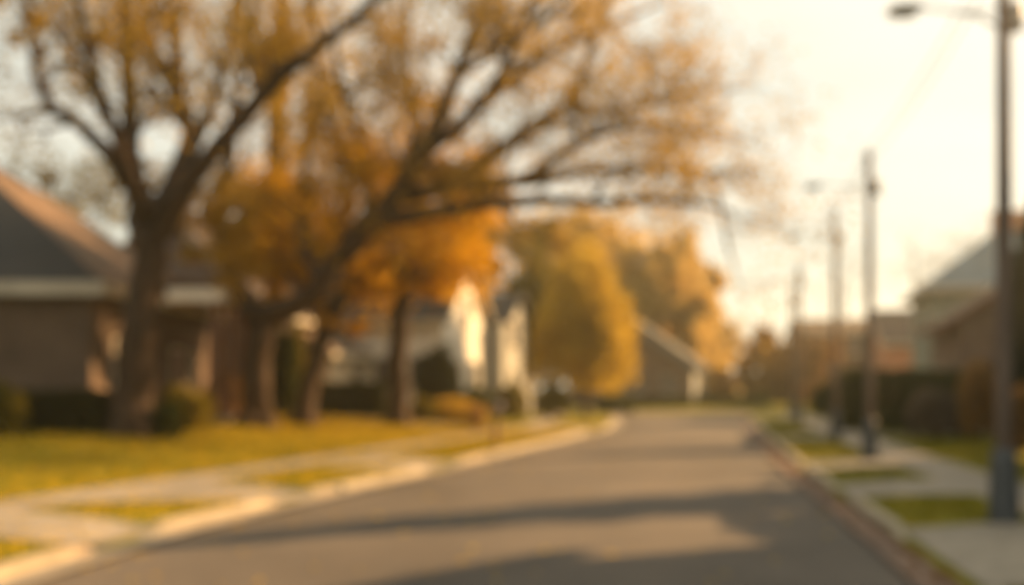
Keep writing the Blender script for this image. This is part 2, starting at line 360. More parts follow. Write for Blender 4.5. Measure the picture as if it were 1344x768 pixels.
def house(name, loc, rz, w, d, h, roof, rise, wall, roofm, label, cat='house', over=.45, wins=(), doors=(), chimney=None, found=.5, group=None, trim='trim', fd=.08):
    """local frame: x 0..w, y 0..d, z 0..h.  roof: 'gx' ridge along x, 'gy' ridge along y, 'hip'"""
    root = empty(name, loc, rz, label=label, cat=cat, group=group)
    wl = MB(); zb = -found; o = over; t = .16
    if roof == 'gy':
        wl.prism([(0,zb),(w,zb),(w,h),(w/2,h+rise),(0,h)], 'y', 0, d)
    elif roof == 'gx':
        wl.prism([(0,zb),(d,zb),(d,h),(d/2,h+rise),(0,h)], 'x', 0, w)
    else: wl.box(0,w,0,d,zb,h)
    wl.build('wall', wall, root)
    rf = MB(); k = rise/((w if roof != 'gx' else d)/2)
    if roof == 'hip':
        k = rise/(min(w,d)/2); e = h-k*o+.02; m_ = min(w,d)/2
        A = [(-o,-o,e),(w+o,-o,e),(w+o,d+o,e),(-o,d+o,e)]
        if d >= w: r0, r1 = (w/2,m_,h+rise+.02), (w/2,d-m_,h+rise+.02); fs = [(0,1,4),(1,2,5,4),(2,3,5),(3,0,4,5)]
        else: r0, r1 = (m_,d/2,h+rise+.02), (w-m_,d/2,h+rise+.02); fs = [(0,1,5,4),(1,2,5),(2,3,4,5),(3,0,4)]
        up = [(x,y,z+t) for x,y,z in A+[r0,r1]]
        rf.add(up, fs); rf.add(A+up[:4], [(0,3,2,1)]+[(i,(i+1)%4,4+(i+1)%4,4+i) for i in range(4)])
    else:
        W, D = (w,d) if roof == 'gy' else (d,w)
        e = h-k*o; out = [(-o,e),(W/2,h+rise),(W+o,e),(W+o,e+t),(W/2,h+rise+t*1.15),(-o,e+t)]
        out = [(a,b+.012) for a,b in out]
        rf.prism(out[::-1] if roof == 'gy' else out, 'y' if roof == 'gy' else 'x', -o, D+o)
    ro = rf.build('roof', roofm, root)
    tr = MB(); e = h-k*o-.02
    if roof == 'hip':
        tr.box(-o-.03,w+o+.03,-o-.04,-o-.003,e-.12,e+.17); tr.box(-o-.03,w+o+.03,d+o+.003,d+o+.04,e-.12,e+.17)
        tr.box(-o-.04,-o-.003,-o-.003,d+o+.003,e-.12,e+.168); tr.box(w+o+.003,w+o+.04,-o-.003,d+o+.003,e-.12,e+.168)
        tr.box(-o,w+o,-o,d+o,e-.03,e-.005) if False else None
    elif roof == 'gy':
        for y in (-o-.035, d+o+.003): tr.prism([(-o,e-fd),(w/2,h+rise-fd),(w+o,e-fd),(w+o,e+.16),(w/2,h+rise+.16),(-o,e+.16)][::-1], 'y', y, y+.032)
        tr.box(-o-.04,-o-.003,-o,d+o,e-.1,e+.14); tr.box(w+o+.003,w+o+.04,-o,d+o,e-.1,e+.14)
    else:
        for x in (-o-.035, w+o+.003): tr.prism([(-o,e-.08),(d/2,h+rise-.08),(d+o,e-.08),(d+o,e+.16),(d/2,h+rise+.16),(-o,e+.16)], 'x', x, x+.032)
        tr.box(-o,w+o,-o-.04,-o-.003,e-.1,e+.14); tr.box(-o,w+o,d+o+.003,d+o+.04,e-.1,e+.14)
    tr.build('eave_board', M[trim], root)
    faces = {'F': ('y',0,-1), 'B': ('y',d,1), 'L': ('x',0,-1), 'R': ('x',w,1)}
    for f, x, z, ww, hh in wins: window_part(root, x, z, ww, hh, faces[f], d)
    for f, x, ww, hh, mm in doors: door_part(root, x, .0, ww, hh, faces[f], mm)
    if chimney:
        cx, cy, cw, cd, z0, z1, cm = chimney
        ch = MB(); ch.box(cx-cw/2,cx+cw/2,cy-cd/2,cy+cd/2,z0,z1); ch.box(cx-cw/2-.08,cx+cw/2+.08,cy-cd/2-.08,cy+cd/2+.08,z1,z1+.12); ch.box(cx-.13,cx+.13,cy-.13,cy+.13,z1+.12,z1+.4)
        ch.build('chimney', cm, ro)
    return root

# brick bungalow on the left; long hip roof, porch on the street side
def bungalow():
    x1 = -11.0; y0 = 26.0; base = .62; h = 4.0; w = 17.0; d = 10.0; o = .55; k = .65; t = .16
    root = empty('brick_bungalow', (x1-w, y0, base), 0, label='brown brick bungalow with front roof painted dark for shade and porch behind the largest tree trunk', cat='house')
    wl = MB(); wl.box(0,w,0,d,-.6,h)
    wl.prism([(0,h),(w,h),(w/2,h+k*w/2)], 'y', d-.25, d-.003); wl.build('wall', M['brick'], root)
    e = h-k*o; m_ = w/2; top = h+k*m_
    # front hip face: shade painted in as dark slate; both slopes are brown shingle
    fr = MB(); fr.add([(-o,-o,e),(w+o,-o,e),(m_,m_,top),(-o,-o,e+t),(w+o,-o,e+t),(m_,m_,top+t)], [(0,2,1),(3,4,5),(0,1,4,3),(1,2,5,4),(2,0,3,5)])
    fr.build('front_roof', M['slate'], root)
    for s, nm in ((1,'roof'),(0,'roof')):
        X = (w+o) if s else -o; q = MB(); g_ = .004 if s else -.004
        A = [(X,-o+.004,e),(X,d+o,e),(m_,d+o,top),(m_,m_+.006,top)]; B = [(a,b,c+t) for a,b,c in A]
        q.add(A+B, [(3,2,1,0),(4,5,6,7),(0,1,5,4),(1,2,6,5),(2,3,7,6),(3,0,4,7)] if s else [(0,1,2,3),(7,6,5,4),(4,5,1,0),(5,6,2,1),(6,7,3,2),(7,4,0,3)])
        ro = q.build(nm, M['brown_shingle'], root)
        if s:
            pass
    tr = MB(); tr.box(-o-.04,w+o+.04,-o-.05,-o-.003,e-.16,e+.18); tr.box(w+o+.003,w+o+.045,-o-.003,d+o,e-.16,e+.178); tr.box(-o+.01,w+o-.01,-o+.01,-.01,e-.04,e-.012); tr.box(w+.01,w+o-.01,-.01,d+o-.01,e-.04,e-.012)
    tr.build('eave_board', M['trim'], root)
    for x in (15.0-1.6-1.1, 9.5, 5.0): window_part(root, x, 1.9, 1.5, 1.6, ('y',0,-1), d)
    window_part(root, 1.9, 1.75, 1.1, 1.5, ('x',w,1), d)
    # porch on the street side
    p = MB(); p.box(w,w+2.3,4.0,8.35,-.55,.18); p.box(w+2.3,w+2.7,5.6,6.9,-.55,.02); p.build('porch_floor', M['concrete'], root)
    pr = MB(); pr.prism([(w-.25,4.2),(w+2.25,4.08),(w+2.25,4.2),(w-.25,4.42)], 'y', 4.0, 8.4); pr.build('porch_roof', M['brown_shingle'], root)
    pf = MB(); pf.box(w+1.95,w+2.28,3.93,8.47,3.7,4.07); pf.box(w+.62,w+1.95,3.93,4.08,3.7,4.07); pf.box(w+.62,w+1.95,8.3,8.47,3.7,4.07); pf.build('porch_beam', M['lit_white_trim'], root)
    for y in (4.15, 5.5, 7.0, 8.1):
        c = MB(); c.box(w+1.98,w+2.17,y-.1,y+.1,.18,3.7); c.box(w+1.93,w+2.22,y-.14,y+.14,.18,.4); c.build('column', M['wood'], root)
    for ya, yb in ((4.35,5.3),(7.2,7.95)):
        rl = MB(); rl.box(w+2.02,w+2.12,ya-.04,yb+.04,.98,1.05); rl.box(w+2.03,w+2.11,ya-.04,yb+.04,.25,.3)
        for y in frange(ya,yb,.14): rl.box(w+2.04,w+2.10,y-.02,y+.02,.3,.98)
        rl.build('railing', M['wood'], root)
    door_part(root, 6.7, .2, 1.0, 2.1, ('x',w,1)); window_part(root, 8.2, 1.6, 1.0, 1.4, ('x',w,1), d)
bungalow()
sr = R(-16)     # the street runs about 16 degrees to the right of straight ahead
house('gabled_house', on(-17.6,41,-.1), R(-10), 7.2, 10, 4.6, 'gy', 4.0, M['mauve_stucco'], M['plum_shingle'], 'dusky plum coloured house with steep gable between the brick bungalow and the trees', wins=[('R',2.5,2.2,1.1,1.5),('R',6.5,2.2,1.1,1.5),('F',3.6,2.6,1.4,1.5)], doors=[('R',8.5,.95,2.05,'door')])
house('cream_garage', on(-13.7,46.5,-.05), sr, 5.6, 7.5, 2.8, 'gy', 1.6, M['cream_siding'], M['brown_shingle'], 'low cream garage catching the sun behind the forked tree', 'garage', doors=[('F',2.8,3.4,2.1,'trim')], wins=[('R',3,1.5,1.1,1.0)])
wh = house('white_house', on(-7.7,49.0,0), sr, 4.6, 6.5, 4.6, 'gx', 3.3, M['white_siding'], M['slate'], 'two storey white house with steep sunlit gable beside dark evergreen shrub', wins=[('R',1.8,1.6,1.1,1.5),('R',4.7,1.6,1.1,1.5),('R',3.25,4.9,1.1,1.5),('F',1.5,1.8,1.0,1.4),('F',3.3,1.8,1.0,1.4)], chimney=(1.6,3.2,.7,.7,5.5,8.2,M['brick']))
# its lower wing: same house, parts of the same thing
def wing(root):
    w = MB(); x0, x1, y0, y1 = 3.4, 5.6, 6.6, 13.0
    w.prism([(y0,-.5),(y1,-.5),(y1,3.2),((y0+y1)/2,6.2),(y0,4.4)], 'x', x0-2, x1); w.build('wing_wall', M['grey_siding'], root)  # wing siding greyed, its shade put into the colour
    r = MB(); mid = (y0+y1)/2
    r.prism([(y0+.003,4.42),(mid,6.22),(y1+.5,2.75),(y1+.5,2.93),(mid,6.42),(y0+.003,4.6)], 'x', x0-2.2, x1+.35); r.build('wing_roof', M['slate'], root)
    window_part(root, 8.6, 4.0, 1.5, 1.7, ('x',x1,1), 3); window_part(root, 11.2, 2.1, 1.7, 1.7, ('x',x1,1), 3); window_part(root, 8.4, 1.4, 1.0, 1.3, ('x',x1,1), 3)
wing(wh)
gh = house('grey_roofed_house', on(4.2,73.5,0), sr, 9.0, 9, 3.1, 'gy', 3.2, M['brown_siding'], M['grey_shingle'], 'brown house with wide grey gable roof closing the far end of the street', trim='grey_board', fd=.55, over=.5, wins=[('F',5.0,1.6,1.2,1.2),('F',7.4,1.6,1.2,1.2)], doors=[('F',3.2,1.0,2.1,'door')])
q_ = MB(); q_.box(9.004,9.06,-.05,9.05,-.5,2.6); q_.build('end_wall', M['grey_siding'], gh)
# right side
house('brown_house', on(17.1,38.0,0), R(-14), 9.0, 6.5, 4.1, 'gy', 2.9, M['brown_siding'], M['brown_shingle'], trim='wood', label='low brown house with front gable in shade behind the dry rounded bush', over=.5, wins=[('F',2.2,1.7,1.2,1.2),('F',4.5,4.9,.8,.8),('L',4,1.7,1.3,1.2)], doors=[('F',4.5,1.0,2.05,'door')])
house('green_house', on(21.6,51.0,0), R(-14), 9.5, 7.5, 6.7, 'hip', 2.9, M['green_siding'], M['blue_shingle'], 'tall grey green two storey house with blue grey hip roof', over=.5, wins=[('F',1.6,4.9,1.1,1.3),('F',4.4,4.9,1.1,1.3),('F',1.6,1.7,1.1,1.4),('L',2,4.9,1.1,1.3),('L',5.5,4.9,1.1,1.3),('L',4,1.7,1.1,1.4)], chimney=(4.4,4.2,1.5,1.0,8.6,10.7,M['red_brick']))
house('red_brick_house', on(25.6,68,0), R(-8), 10, 6.5, 4.7, 'gx', 2.1, M['red_brick'], M['plum_shingle'], 'red brick house with dark plum roof left of the grey green house', over=.45, wins=[('F',2,1.8,1.3,1.3),('F',7,1.8,1.3,1.3),('L',4,1.8,1.2,1.2)], doors=[('F',4.5,1.0,2.1,'door')])
house('hazy_brick_block', on(25.0,86,0), R(-8), 9, 8, 6.0, 'gx', 1.2, M['brick'], M['brown_shingle'], 'hazy reddish brick building furthest down the right side behind the street lamps', 'building', over=.3, wins=[('F',1.5,4.8,1.1,1.3),('F',4.5,4.8,1.1,1.3),('F',7.5,4.8,1.1,1.3),('F',1.5,1.8,1.1,1.3),('F',7.5,1.8,1.1,1.3)], doors=[('F',4.5,1.1,2.1,'door')])
# unseen house added on the right, sized to shade the street
house('shade_house', on(14.2,4.4,0), R(-3), 7.2, 13, 7.2, 'gy', 3.9, M['brown_siding'], M['brown_shingle'], 'two storey brown house, unseen and added on the right to shade the street', over=.4, wins=[('L',2.5,1.7,1.2,1.3),('L',9.5,1.7,1.2,1.3),('L',2.5,4.7,1.1,1.2),('L',9.5,4.7,1.1,1.2)], doors=[('L',5.5,1.0,2.1,'door')])

# ------------------------------------------------------------------ vegetation
def leafcloud(mb, c, r, n, size, droop=0., shell=.35, rg=rnd):
    """n folded leaf faces through an ellipsoid, thicker towards clumps"""
    ncl = max(1, int(n/45)); cl = []
    for _ in range(ncl):
        while True:
            p = Vector((rg.uniform(-1,1), rg.uniform(-1,1), rg.uniform(-1,1)))
            if p.length <= 1 and p.length > shell*rg.random(): break
        cl.append(p)
    for i in range(n):
        p = cl[i % ncl]+Vector((rg.gauss(0,.16), rg.gauss(0,.16), rg.gauss(0,.16)-droop*rg.random()))
        q = Vector((c[0]+p.x*r[0], c[1]+p.y*r[1], c[2]+p.z*r[2]))
        leaf(mb, q, size*rg.uniform(.6,1.3), rg)
def leaf(mb, q, s, rg=rnd):
    a, b = rg.uniform(0,6.283), rg.uniform(-.9,.9)
    u = Vector((math.cos(a)*math.cos(b), math.sin(a)*math.cos(b), math.sin(b)))
    v = u.cross(Vector((rg.uniform(-1,1), rg.uniform(-1,1), rg.uniform(-1,1))))
    if v.length < .05: v = u.orthogonal()
    v.normalize(); w = u.cross(v); s2 = s*.42
    k = len(mb.v)
    mb.v += [tuple(q-u*s*.6), tuple(q+v*s2+w*s*.12), tuple(q+u*s*.6), tuple(q-v*s2+w*s*.12)]
    mb.f.append((k,k+1,k+2,k+3)); mb.smooth.append(False)
def grow(mb, tips, p, d, L, r, depth, rg, bend=.25):
    """a branch with side branches; ends go to tips"""
    pts = [p]; rad = [r]; n = 4; q = p.copy(); dd = d.normalized()
    for i in range(n):
        dd = (dd+Vector((rg.uniform(-1,1), rg.uniform(-1,1), rg.uniform(-.8,1)))*bend).normalized()
        q = q+dd*L/n; pts.append(q.copy()); rad.append(r*(1-.75*(i+1)/n))
        if depth > 0 and i >= 1 or (depth > 0 and rg.random() < .4):
            a = dd.orthogonal().normalized(); a.rotate(Matrix.Rotation(rg.uniform(0,6.283), 3, dd))
            grow(mb, tips, q.copy(), dd*.8+a*.8+Vector((0,0,.12)), L*rg.uniform(.5,.7), rad[-1]*.75, depth-1, rg, bend)
    mb.tube(pts, [max(x,.006) for x in rad], 4 if r < .05 else 6)
    tips.append(q.copy())
    if depth == 0: tips.append(pts[2].copy())
def tree(name, base, Y0, trunk, limbs, blobs, leafm, label, twig=1.5, ntw=6, nleaf=22, lsize=.16, depth=2, seed=1, cat='tree', group=None, tipr=.45, skip=.35, keep=1.):
    """trunk, limbs: lists of (px, py, dY, half width in px) seen from the street; blobs: (px,py,dY,rx,ry,n)"""
    rg = random.Random(seed)
    conv = lambda t: (P(t[0],t[1],Y0+t[2]), t[3]/F*(Y0+t[2]))
    root = empty(name, base, 0, label=label, cat=cat, group=group)
    tm = MB(); tips = []
    def smooth(pts):
        out = []
        for i in range(len(pts)-1):
            (a, ra), (b, rb) = pts[i], pts[i+1]
            pa = pts[i-1][0] if i else a; pb = pts[i+2][0] if i+2 < len(pts) else b
            for k in range(3):
                t = k/3; m0 = (b-pa)*.5; m1 = (pb-a)*.5
                q = a*(2*t**3-3*t*t+1)+m0*(t**3-2*t*t+t)+b*(-2*t**3+3*t*t)+m1*(t**3-t*t)
                if i or k: q = q+Vector((rg.uniform(-1,1),rg.uniform(-1,1),rg.uniform(-1,1)))*ra*.25
                out.append((q, ra+(rb-ra)*t))
        out.append(pts[-1]); return out
    tk = [conv(t) for t in trunk]
    # roots flare: continue below ground
    b0 = tk[0]; tk = [(b0[0]-Vector((0,0,.35)), b0[1]*1.2), (b0[0]+Vector((0,0,.05)), b0[1]*.98)]+tk[1:]
    s = smooth(tk); tm.tube([q-base for q,_ in s], [r for _,r in s], 18, .05)
    for i in range(6):
        a = i*1.05+rg.random()*.5; r0 = b0[1]; u = Vector((math.cos(a),math.sin(a),0))
        tm.tube([b0[0]-base+u*r0*.5+Vector((0,0,.55)), b0[0]-base+u*r0*1.15+Vector((0,0,.12)), b0[0]-base+u*r0*1.6+Vector((0,0,-.2))], [r0*.2,r0*.22,r0*.1], 7)
    for lb in limbs:
        s = smooth([conv(t) for t in lb]); tm.tube([q-base for q,_ in s], [r for _,r in s], 9, .03)
        n = len(s)
        for j in range(ntw*2):
            k = skip+(1-skip)*rg.random(); i = min(n-2, int(k*(n-1)))
            q, r = s[i]; d = (s[i+1][0]-q).normalized(); a = d.orthogonal().normalized(); a.rotate(Matrix.Rotation(rg.uniform(0,6.283),3,d))
            grow(tm, tips, q-base, d*.7+a+Vector((0,0,.25)), twig*rg.uniform(.6,1.3), min(r*.5,.07), depth, rg)
        grow(tm, tips, s[-1][0]-base, (s[-1][0]-s[-3][0]), twig*1.2, s[-1][1]*.8, depth, rg)
    tm.build('trunk', M['bark'], root)
    cm = MB()
    for t in tips:
        if rg.random() > keep: continue
        n = int(nleaf*rg.choice((.2,.5,1,1.4,2)))
        for _ in range(n): leaf(cm, t+Vector((rg.gauss(0,tipr),rg.gauss(0,tipr),rg.gauss(0,tipr*.8)-.08)), lsize*rg.uniform(.6,1.3), rg)
    for bx, by, dy, rx, ry, n in blobs:
        c = P(bx,by,Y0+dy)-base; k = (Y0+dy)/F
        leafcloud(cm, c, (rx*k, (rx+ry)*.5*k, ry*k), n, lsize*1.1, rg=rg)
    cm.build('crown', M[leafm], root)
    return root

bA = at(170,572); YA = bA.y
tree('street_oak', bA, YA, [(172,572,0,30),(177,520,0,25),(184,440,0,22),(189,370,0,21),(196,300,0,22)], [
  [(192,325,0,24),(184,265,0,19),(175,225,.2,15),(172,150,.6,12),(168,70,.4,10),(160,-20,-.3,8),(152,-120,-.6,5)],
  [(188,275,0,14),(150,210,-.8,11),(112,172,-1.4,9),(62,130,-2,8),(46,80,-2.2,7),(40,20,-2,6),(32,-70,-2.2,4)],
  [(172,205,.2,9),(142,162,.8,7),(110,100,1.3,6),(80,50,1.8,5),(50,18,2,4),(15,-25,2.6,3)],
  [(200,300,0,20),(232,235,.5,15),(250,175,.9,12),(233,125,1.2,10),(232,60,1.4,8),(228,-10,1.2,7),(235,-110,1,4)],
  [(203,305,0,20),(240,255,-.6,16),(300,182,-1.2,12),(350,115,-1.8,11),(405,72,-2.2,9),(450,38,-2.4,7),(500,-5,-2.5,6),(570,-60,-2.8,4)],
  [(232,95,1.2,6),(205,65,1.6,5),(188,20,1.8,4),(180,-30,2,3)],
  [(235,120,1,5),(212,100,.6,4),(192,55,.2,4),(205,10,0,3)],
  [(250,180,.9,6),(220,140,.4,5),(190,120,.2,4)],
  [(190,290,0,14),(175,240,-2,10),(140,150,-4,8),(110,40,-5,6),(95,-80,-5.5,4)],
  [(196,300,0,14),(220,250,2.5,10),(270,160,4.5,8),(300,60,5.5,6),(310,-60,6,4)],
 ], [(262,265,1,62,50,1300),(300,330,2,55,45,900),(200,235,1,60,40,420),(150,60,0,60,50,300),(365,60,-1,60,55,560),(20,20,0,50,35,260),(95,240,2,50,35,130)], 'leaf_gold',
 'largest street tree with thick leaning trunk and forked limbs before the brick bungalow', twig=1.7, ntw=4, nleaf=5, lsize=.13, seed=11, group='autumn trees along the left lawn', keep=.6)
bB = at(336,559); YB = bB.y
tree('street_oak', bB, YB, [(336,559,0,21),(338,500,0,18),(341,450,0,17),(344,415,0,17)], [
  [(340,425,0,17),(312,372,.3,14),(293,312,.5,12),(289,262,.6,10),(300,200,.8,8),(312,120,1,6),(330,40,1.2,5),(335,-50,1.2,3)],
  [(346,422,0,19),(398,394,-.3,16),(440,345,-.6,16),(480,300,-.9,15),(522,250,-1,14),(560,190,-1.2,12),(600,100,-1.4,9),(625,30,-1.5,7),(650,-60,-1.6,4)],
  [(490,290,-.9,12),(560,278,-2,11),(625,270,-2.8,9),(700,264,-3.4,8),(780,266,-4,6),(860,262,-4.2,5),(930,270,-4.5,3)],
  [(520,255,-1,13),(580,246,-.5,11),(634,213,0,10),(690,170,.4,9),(742,138,.8,8),(772,80,1.1,6),(790,20,1.3,5),(815,-50,1.5,3)],
  [(600,238,-.2,9),(680,238,-1.4,8),(740,198,-2,7),(790,174,-2.4,5),(850,166,-2.8,4),(925,172,-3,3)],
  [(640,242,-1,8),(720,234,.4,7),(800,222,1,6),(880,222,1.4,5),(925,228,1.6,4),(945,275,1.7,3),(958,335,1.8,2)],
  [(742,140,.8,6),(800,148,.5,5),(860,132,.2,4),(915,120,0,3)],
  [(478,305,-.8,9),(488,245,0,7),(470,180,.6,6),(446,110,1,5),(440,50,1.2,3)],
  [(530,240,-1,8),(548,160,.4,7),(532,85,1,5),(520,10,1.4,4)],
  [(600,100,-1.4,6),(660,60,-2,5),(720,20,-2.4,4),(770,-30,-2.6,3)],
  [(540,215,-1,10),(600,170,-3.5,8),(660,90,-5,6),(700,0,-6,4)],
  [(560,190,-1,9),(620,150,2.5,8),(700,80,4.5,6),(830,20,6,4)],
  [(420,375,-.5,8),(400,320,1,7),(395,250,2,6),(410,170,3,4)],
 ], [(620,235,-.5,62,28,1200),(470,300,1,50,40,600),(560,150,0,60,50,280),(700,50,0,80,40,300),(800,110,0,70,40,160),(640,30,0,80,40,260),(880,200,0,60,45,260),(540,240,0,60,30,420),(850,60,1,60,50,150),(520,50,0,60,40,300)], 'leaf_gold',
 'wide spreading tree whose long bare limbs reach out over the road', twig=1.6, ntw=6, nleaf=6, lsize=.13, seed=5, group='autumn trees along the left lawn', keep=.75, skip=.25)
bC = at(398,557); YC = bC.y
tree('street_tree', bC, YC, [(398,557,0,16),(408,500,0,13),(428,440,.2,12),(450,385,.4,11)], [
  [(447,392,.4,10),(480,340,.7,9),(505,290,1,8),(530,240,1.3,6),(550,190,1.5,4)],
  [(435,425,.2,9),(430,370,2,7),(410,310,4,6),(400,250,5,4)],
  [(450,385,.4,8),(440,320,-.8,7),(455,260,-1.4,6),(450,210,-1.8,4)],
  [(430,440,.2,7),(395,385,2,6),(360,330,4,5),(340,280,5,3)],
 ], [(395,300,5,78,45,3300),(420,365,4,65,38,2100),(350,255,5,58,34,1300),(340,320,3,45,40,900),(470,345,0,55,40,800),(345,370,4,35,35,500),(450,420,.5,38,22,300)], 'leaf_orange',
 'slimmer leaning tree with dense orange leaves behind the spreading tree', twig=1.2, ntw=4, nleaf=9, lsize=.16, seed=8, group='autumn trees along the left lawn')
bD = at(521,557); YD = bD.y
tree('street_tree', bD, YD, [(521,557,0,15),(522,480,0,13),(525,410,0,12),(528,370,0,11)], [
  [(528,375,0,9),(545,330,.4,7),(570,290,.8,6),(600,250,1,4)],
  [(527,380,0,9),(515,330,-.5,7),(500,290,-.8,6),(490,240,-1,4)],
  [(528,375,0,8),(560,360,-.8,6),(590,335,-1.2,5),(615,300,-1.4,3)],
  [(527,390,0,7),(500,375,.8,5),(475,350,1.2,4)],
 ], [(550,330,0,55,38,1700),(560,375,0,45,22,700),(600,330,.5,55,40,900),(500,370,0,45,30,800),(620,280,1,50,30,500),(540,290,1,60,25,600)], 'leaf_orange',
 'straight trunked tree with glowing orange crown nearest the mailbox', twig=1.0, ntw=4, nleaf=9, lsize=.16, seed=9, group='autumn trees along the left lawn')
bE = on(-9.8,41)
tree('street_tree', bE, 41, [(360,552,0,15),(362,400,0,15),(364,250,0,14),(366,110,0,13),(368,20,0,11)], [
  [(366,110,0,8),(400,40,1,6),(430,-40,1.5,4)],[(366,140,0,8),(330,70,-1,6),(310,-20,-1.5,4)],[(368,20,0,9),(372,-80,0,6),(380,-180,0,3)],[(364,230,0,7),(400,180,1,5),(425,120,1.5,3)],
 ], [(365,120,-1.5,26,90,380),(375,60,0,50,45,450),(330,20,0,60,60,300),(420,10,0,60,60,300)], 'leaf_gold',
 'tall straight tree rising behind the crowns of the two forked trees', twig=1.6, ntw=3, nleaf=8, lsize=.2, seed=21, keep=.7)

def simple_tree(name, px, Y, rpx, top, bot, leafm, label, n, shape='round', seed=1, lsize=.25, group=None, trunkr=.22, cat='tree'):
    """a tree further off: own trunk, limbs and a crown of loose clumps"""
    rg = random.Random(seed); x = (px-CX)/F*Y; base = on(x,Y); k = Y/F
    zt = H+(HY-top)*k-base.z; zb = H+(HY-bot)*k-base.z; r = rpx*k
    root = empty(name, base, 0, label=label, cat=cat, group=group)
    tm = MB(); tips = []
    tm.tube([(0,0,-.3),(0,.05,.4),(.1,0,zb+(zt-zb)*.3),(.0,.1,zb+(zt-zb)*.6)], [trunkr*1.6,trunkr,trunkr*.8,trunkr*.4], 10, .05)
    for i in range(9):
        a = i*2.4; z = zb+(zt-zb)*(.15+.06*i); d = Vector((math.cos(a),math.sin(a),.6 if shape != 'weep' else .9))
        grow(tm, tips, Vector((.05,.03,z)), d, r*.9, trunkr*.35, 2, rg, .2)
    tm.build('trunk', M['bark'], root)
    cm = MB()
    if shape == 'sparse':
        for t in tips:
            for _ in range(max(1,int(n/len(tips)))): leaf(cm, t+Vector((rg.gauss(0,.3),rg.gauss(0,.3),rg.gauss(0,.3))), lsize*rg.uniform(.6,1.3), rg)
    elif shape == 'weep':
        for i in range(max(20,n//40)):
            a = rg.uniform(0,6.283); rr = r*math.sqrt(rg.random())*.95; cx_, cy_ = rr*math.cos(a), rr*math.sin(a)
            z1 = zb+(zt-zb)*(1-.55*(rr/r)**2)*rg.uniform(.75,1.0); z0 = max(.5, zb+(z1-zb)*rg.uniform(0,.5))
            for j in range(40):
                z = z0+(z1-z0)*rg.random(); s_ = .18+.1*(z1-z)/(zt-zb)
                leaf(cm, Vector((cx_+rg.gauss(0,s_),cy_+rg.gauss(0,s_),z)), lsize*rg.uniform(.6,1.3), rg)
    else:
        for i in range(26):
            a = rg.uniform(0,6.283); e = rg.uniform(-.8,1); rr = rg.uniform(.3,.88)
            c = Vector((math.cos(a)*r*rr*math.sqrt(max(0,1-e*e*.6)), math.sin(a)*r*rr*math.sqrt(max(0,1-e*e*.6)), (zb+zt)/2+e*(zt-zb)*.5*.66))
            s_ = rg.uniform(.2,.42); leafcloud(cm, c, (r*s_,r*s_,(zt-zb)*.5*s_), n//26, lsize, rg=rg)
    cm.build('crown', M[leafm], root)
    return root
GR = 'autumn trees beyond the houses'
simple_tree('willow_tree', 768, 52, 66, 300, 520, 'leaf_amber', 'drooping amber willow at the left kerb before the grey roofed house', 15000, 'weep', 3, .22)
simple_tree('willow_tree', 700, 60, 42, 285, 500, 'leaf_olive', 'olive brown drooping tree between the white house and the amber willow', 8000, 'weep', 33, .24)
simple_tree('maple_tree', 668, 70, 95, 262, 460, 'leaf_gold', 'broad brownish gold crown rising above the white house', 11000, 'round', 4, .32, GR)
simple_tree('maple_tree', 865, 84, 80, 285, 530, 'leaf_hazed', 'round golden tree behind the grey gable roof', 16000, 'round', 5, .46, GR)
simple_tree('maple_tree', 775, 90, 105, 262, 520, 'leaf_hazed', 'widest golden tree rising behind the top of the amber willow', 18000, 'round', 6, .48, GR)
simple_tree('maple_tree', 945, 105, 46, 392, 545, 'leaf_hazed', 'small hazy golden tree right of the grey roofed house', 7000, 'round', 7, .4, GR)
simple_tree('maple_tree', 470, 60, 75, 330, 470, 'leaf_orange', 'orange tree glowing behind the cream garage', 4500, 'round', 17, .3, GR)
simple_tree('maple_tree', 90, 50, 62, 205, 330, 'leaf_olive', 'thin olive tree rising behind the ridge of the brick bungalow', 1500, 'sparse', 18, .22, GR)
simple_tree('maple_tree', 915, 92, 50, 335, 540, 'leaf_hazed', 'golden tree stepping down behind the end of the grey gable roof', 9000, 'round', 27, .44, GR)
simple_tree('linden_tree', 1010, 80, 54, 424, 560, 'leaf_rust', 'dense rust brown tree where the road ends on the right', 10000, 'round', 8, .34)
simple_tree('linden_tree', 955, 92, 34, 478, 545, 'leaf_rust', 'low brown tree in haze right of the pale house end wall', 3500, 'round', 28, .34)
simple_tree('linden_tree', 1066, 78, 46, 432, 560, 'leaf_rust', 'brown tree in haze before the furthest brick building', 4500, 'round', 9, .34)
GB = 'bare hazy trees far down the right side'
simple_tree('bare_tree', 1200, 95, 40, 290, 420, 'leaf_dry', 'thin bare tree in haze above the plum roof', 500, 'sparse', 12, .25, GB, .16)
simple_tree('bare_tree', 1105, 110, 42, 300, 430, 'leaf_dry', 'thin bare tree in haze behind the third street lamp', 500, 'sparse', 13, .25, GB, .16)
simple_tree('bare_tree', 1265, 90, 36, 280, 400, 'leaf_dry', 'thin bare tree in haze behind the brick chimney', 400, 'sparse', 14, .25, GB, .16)

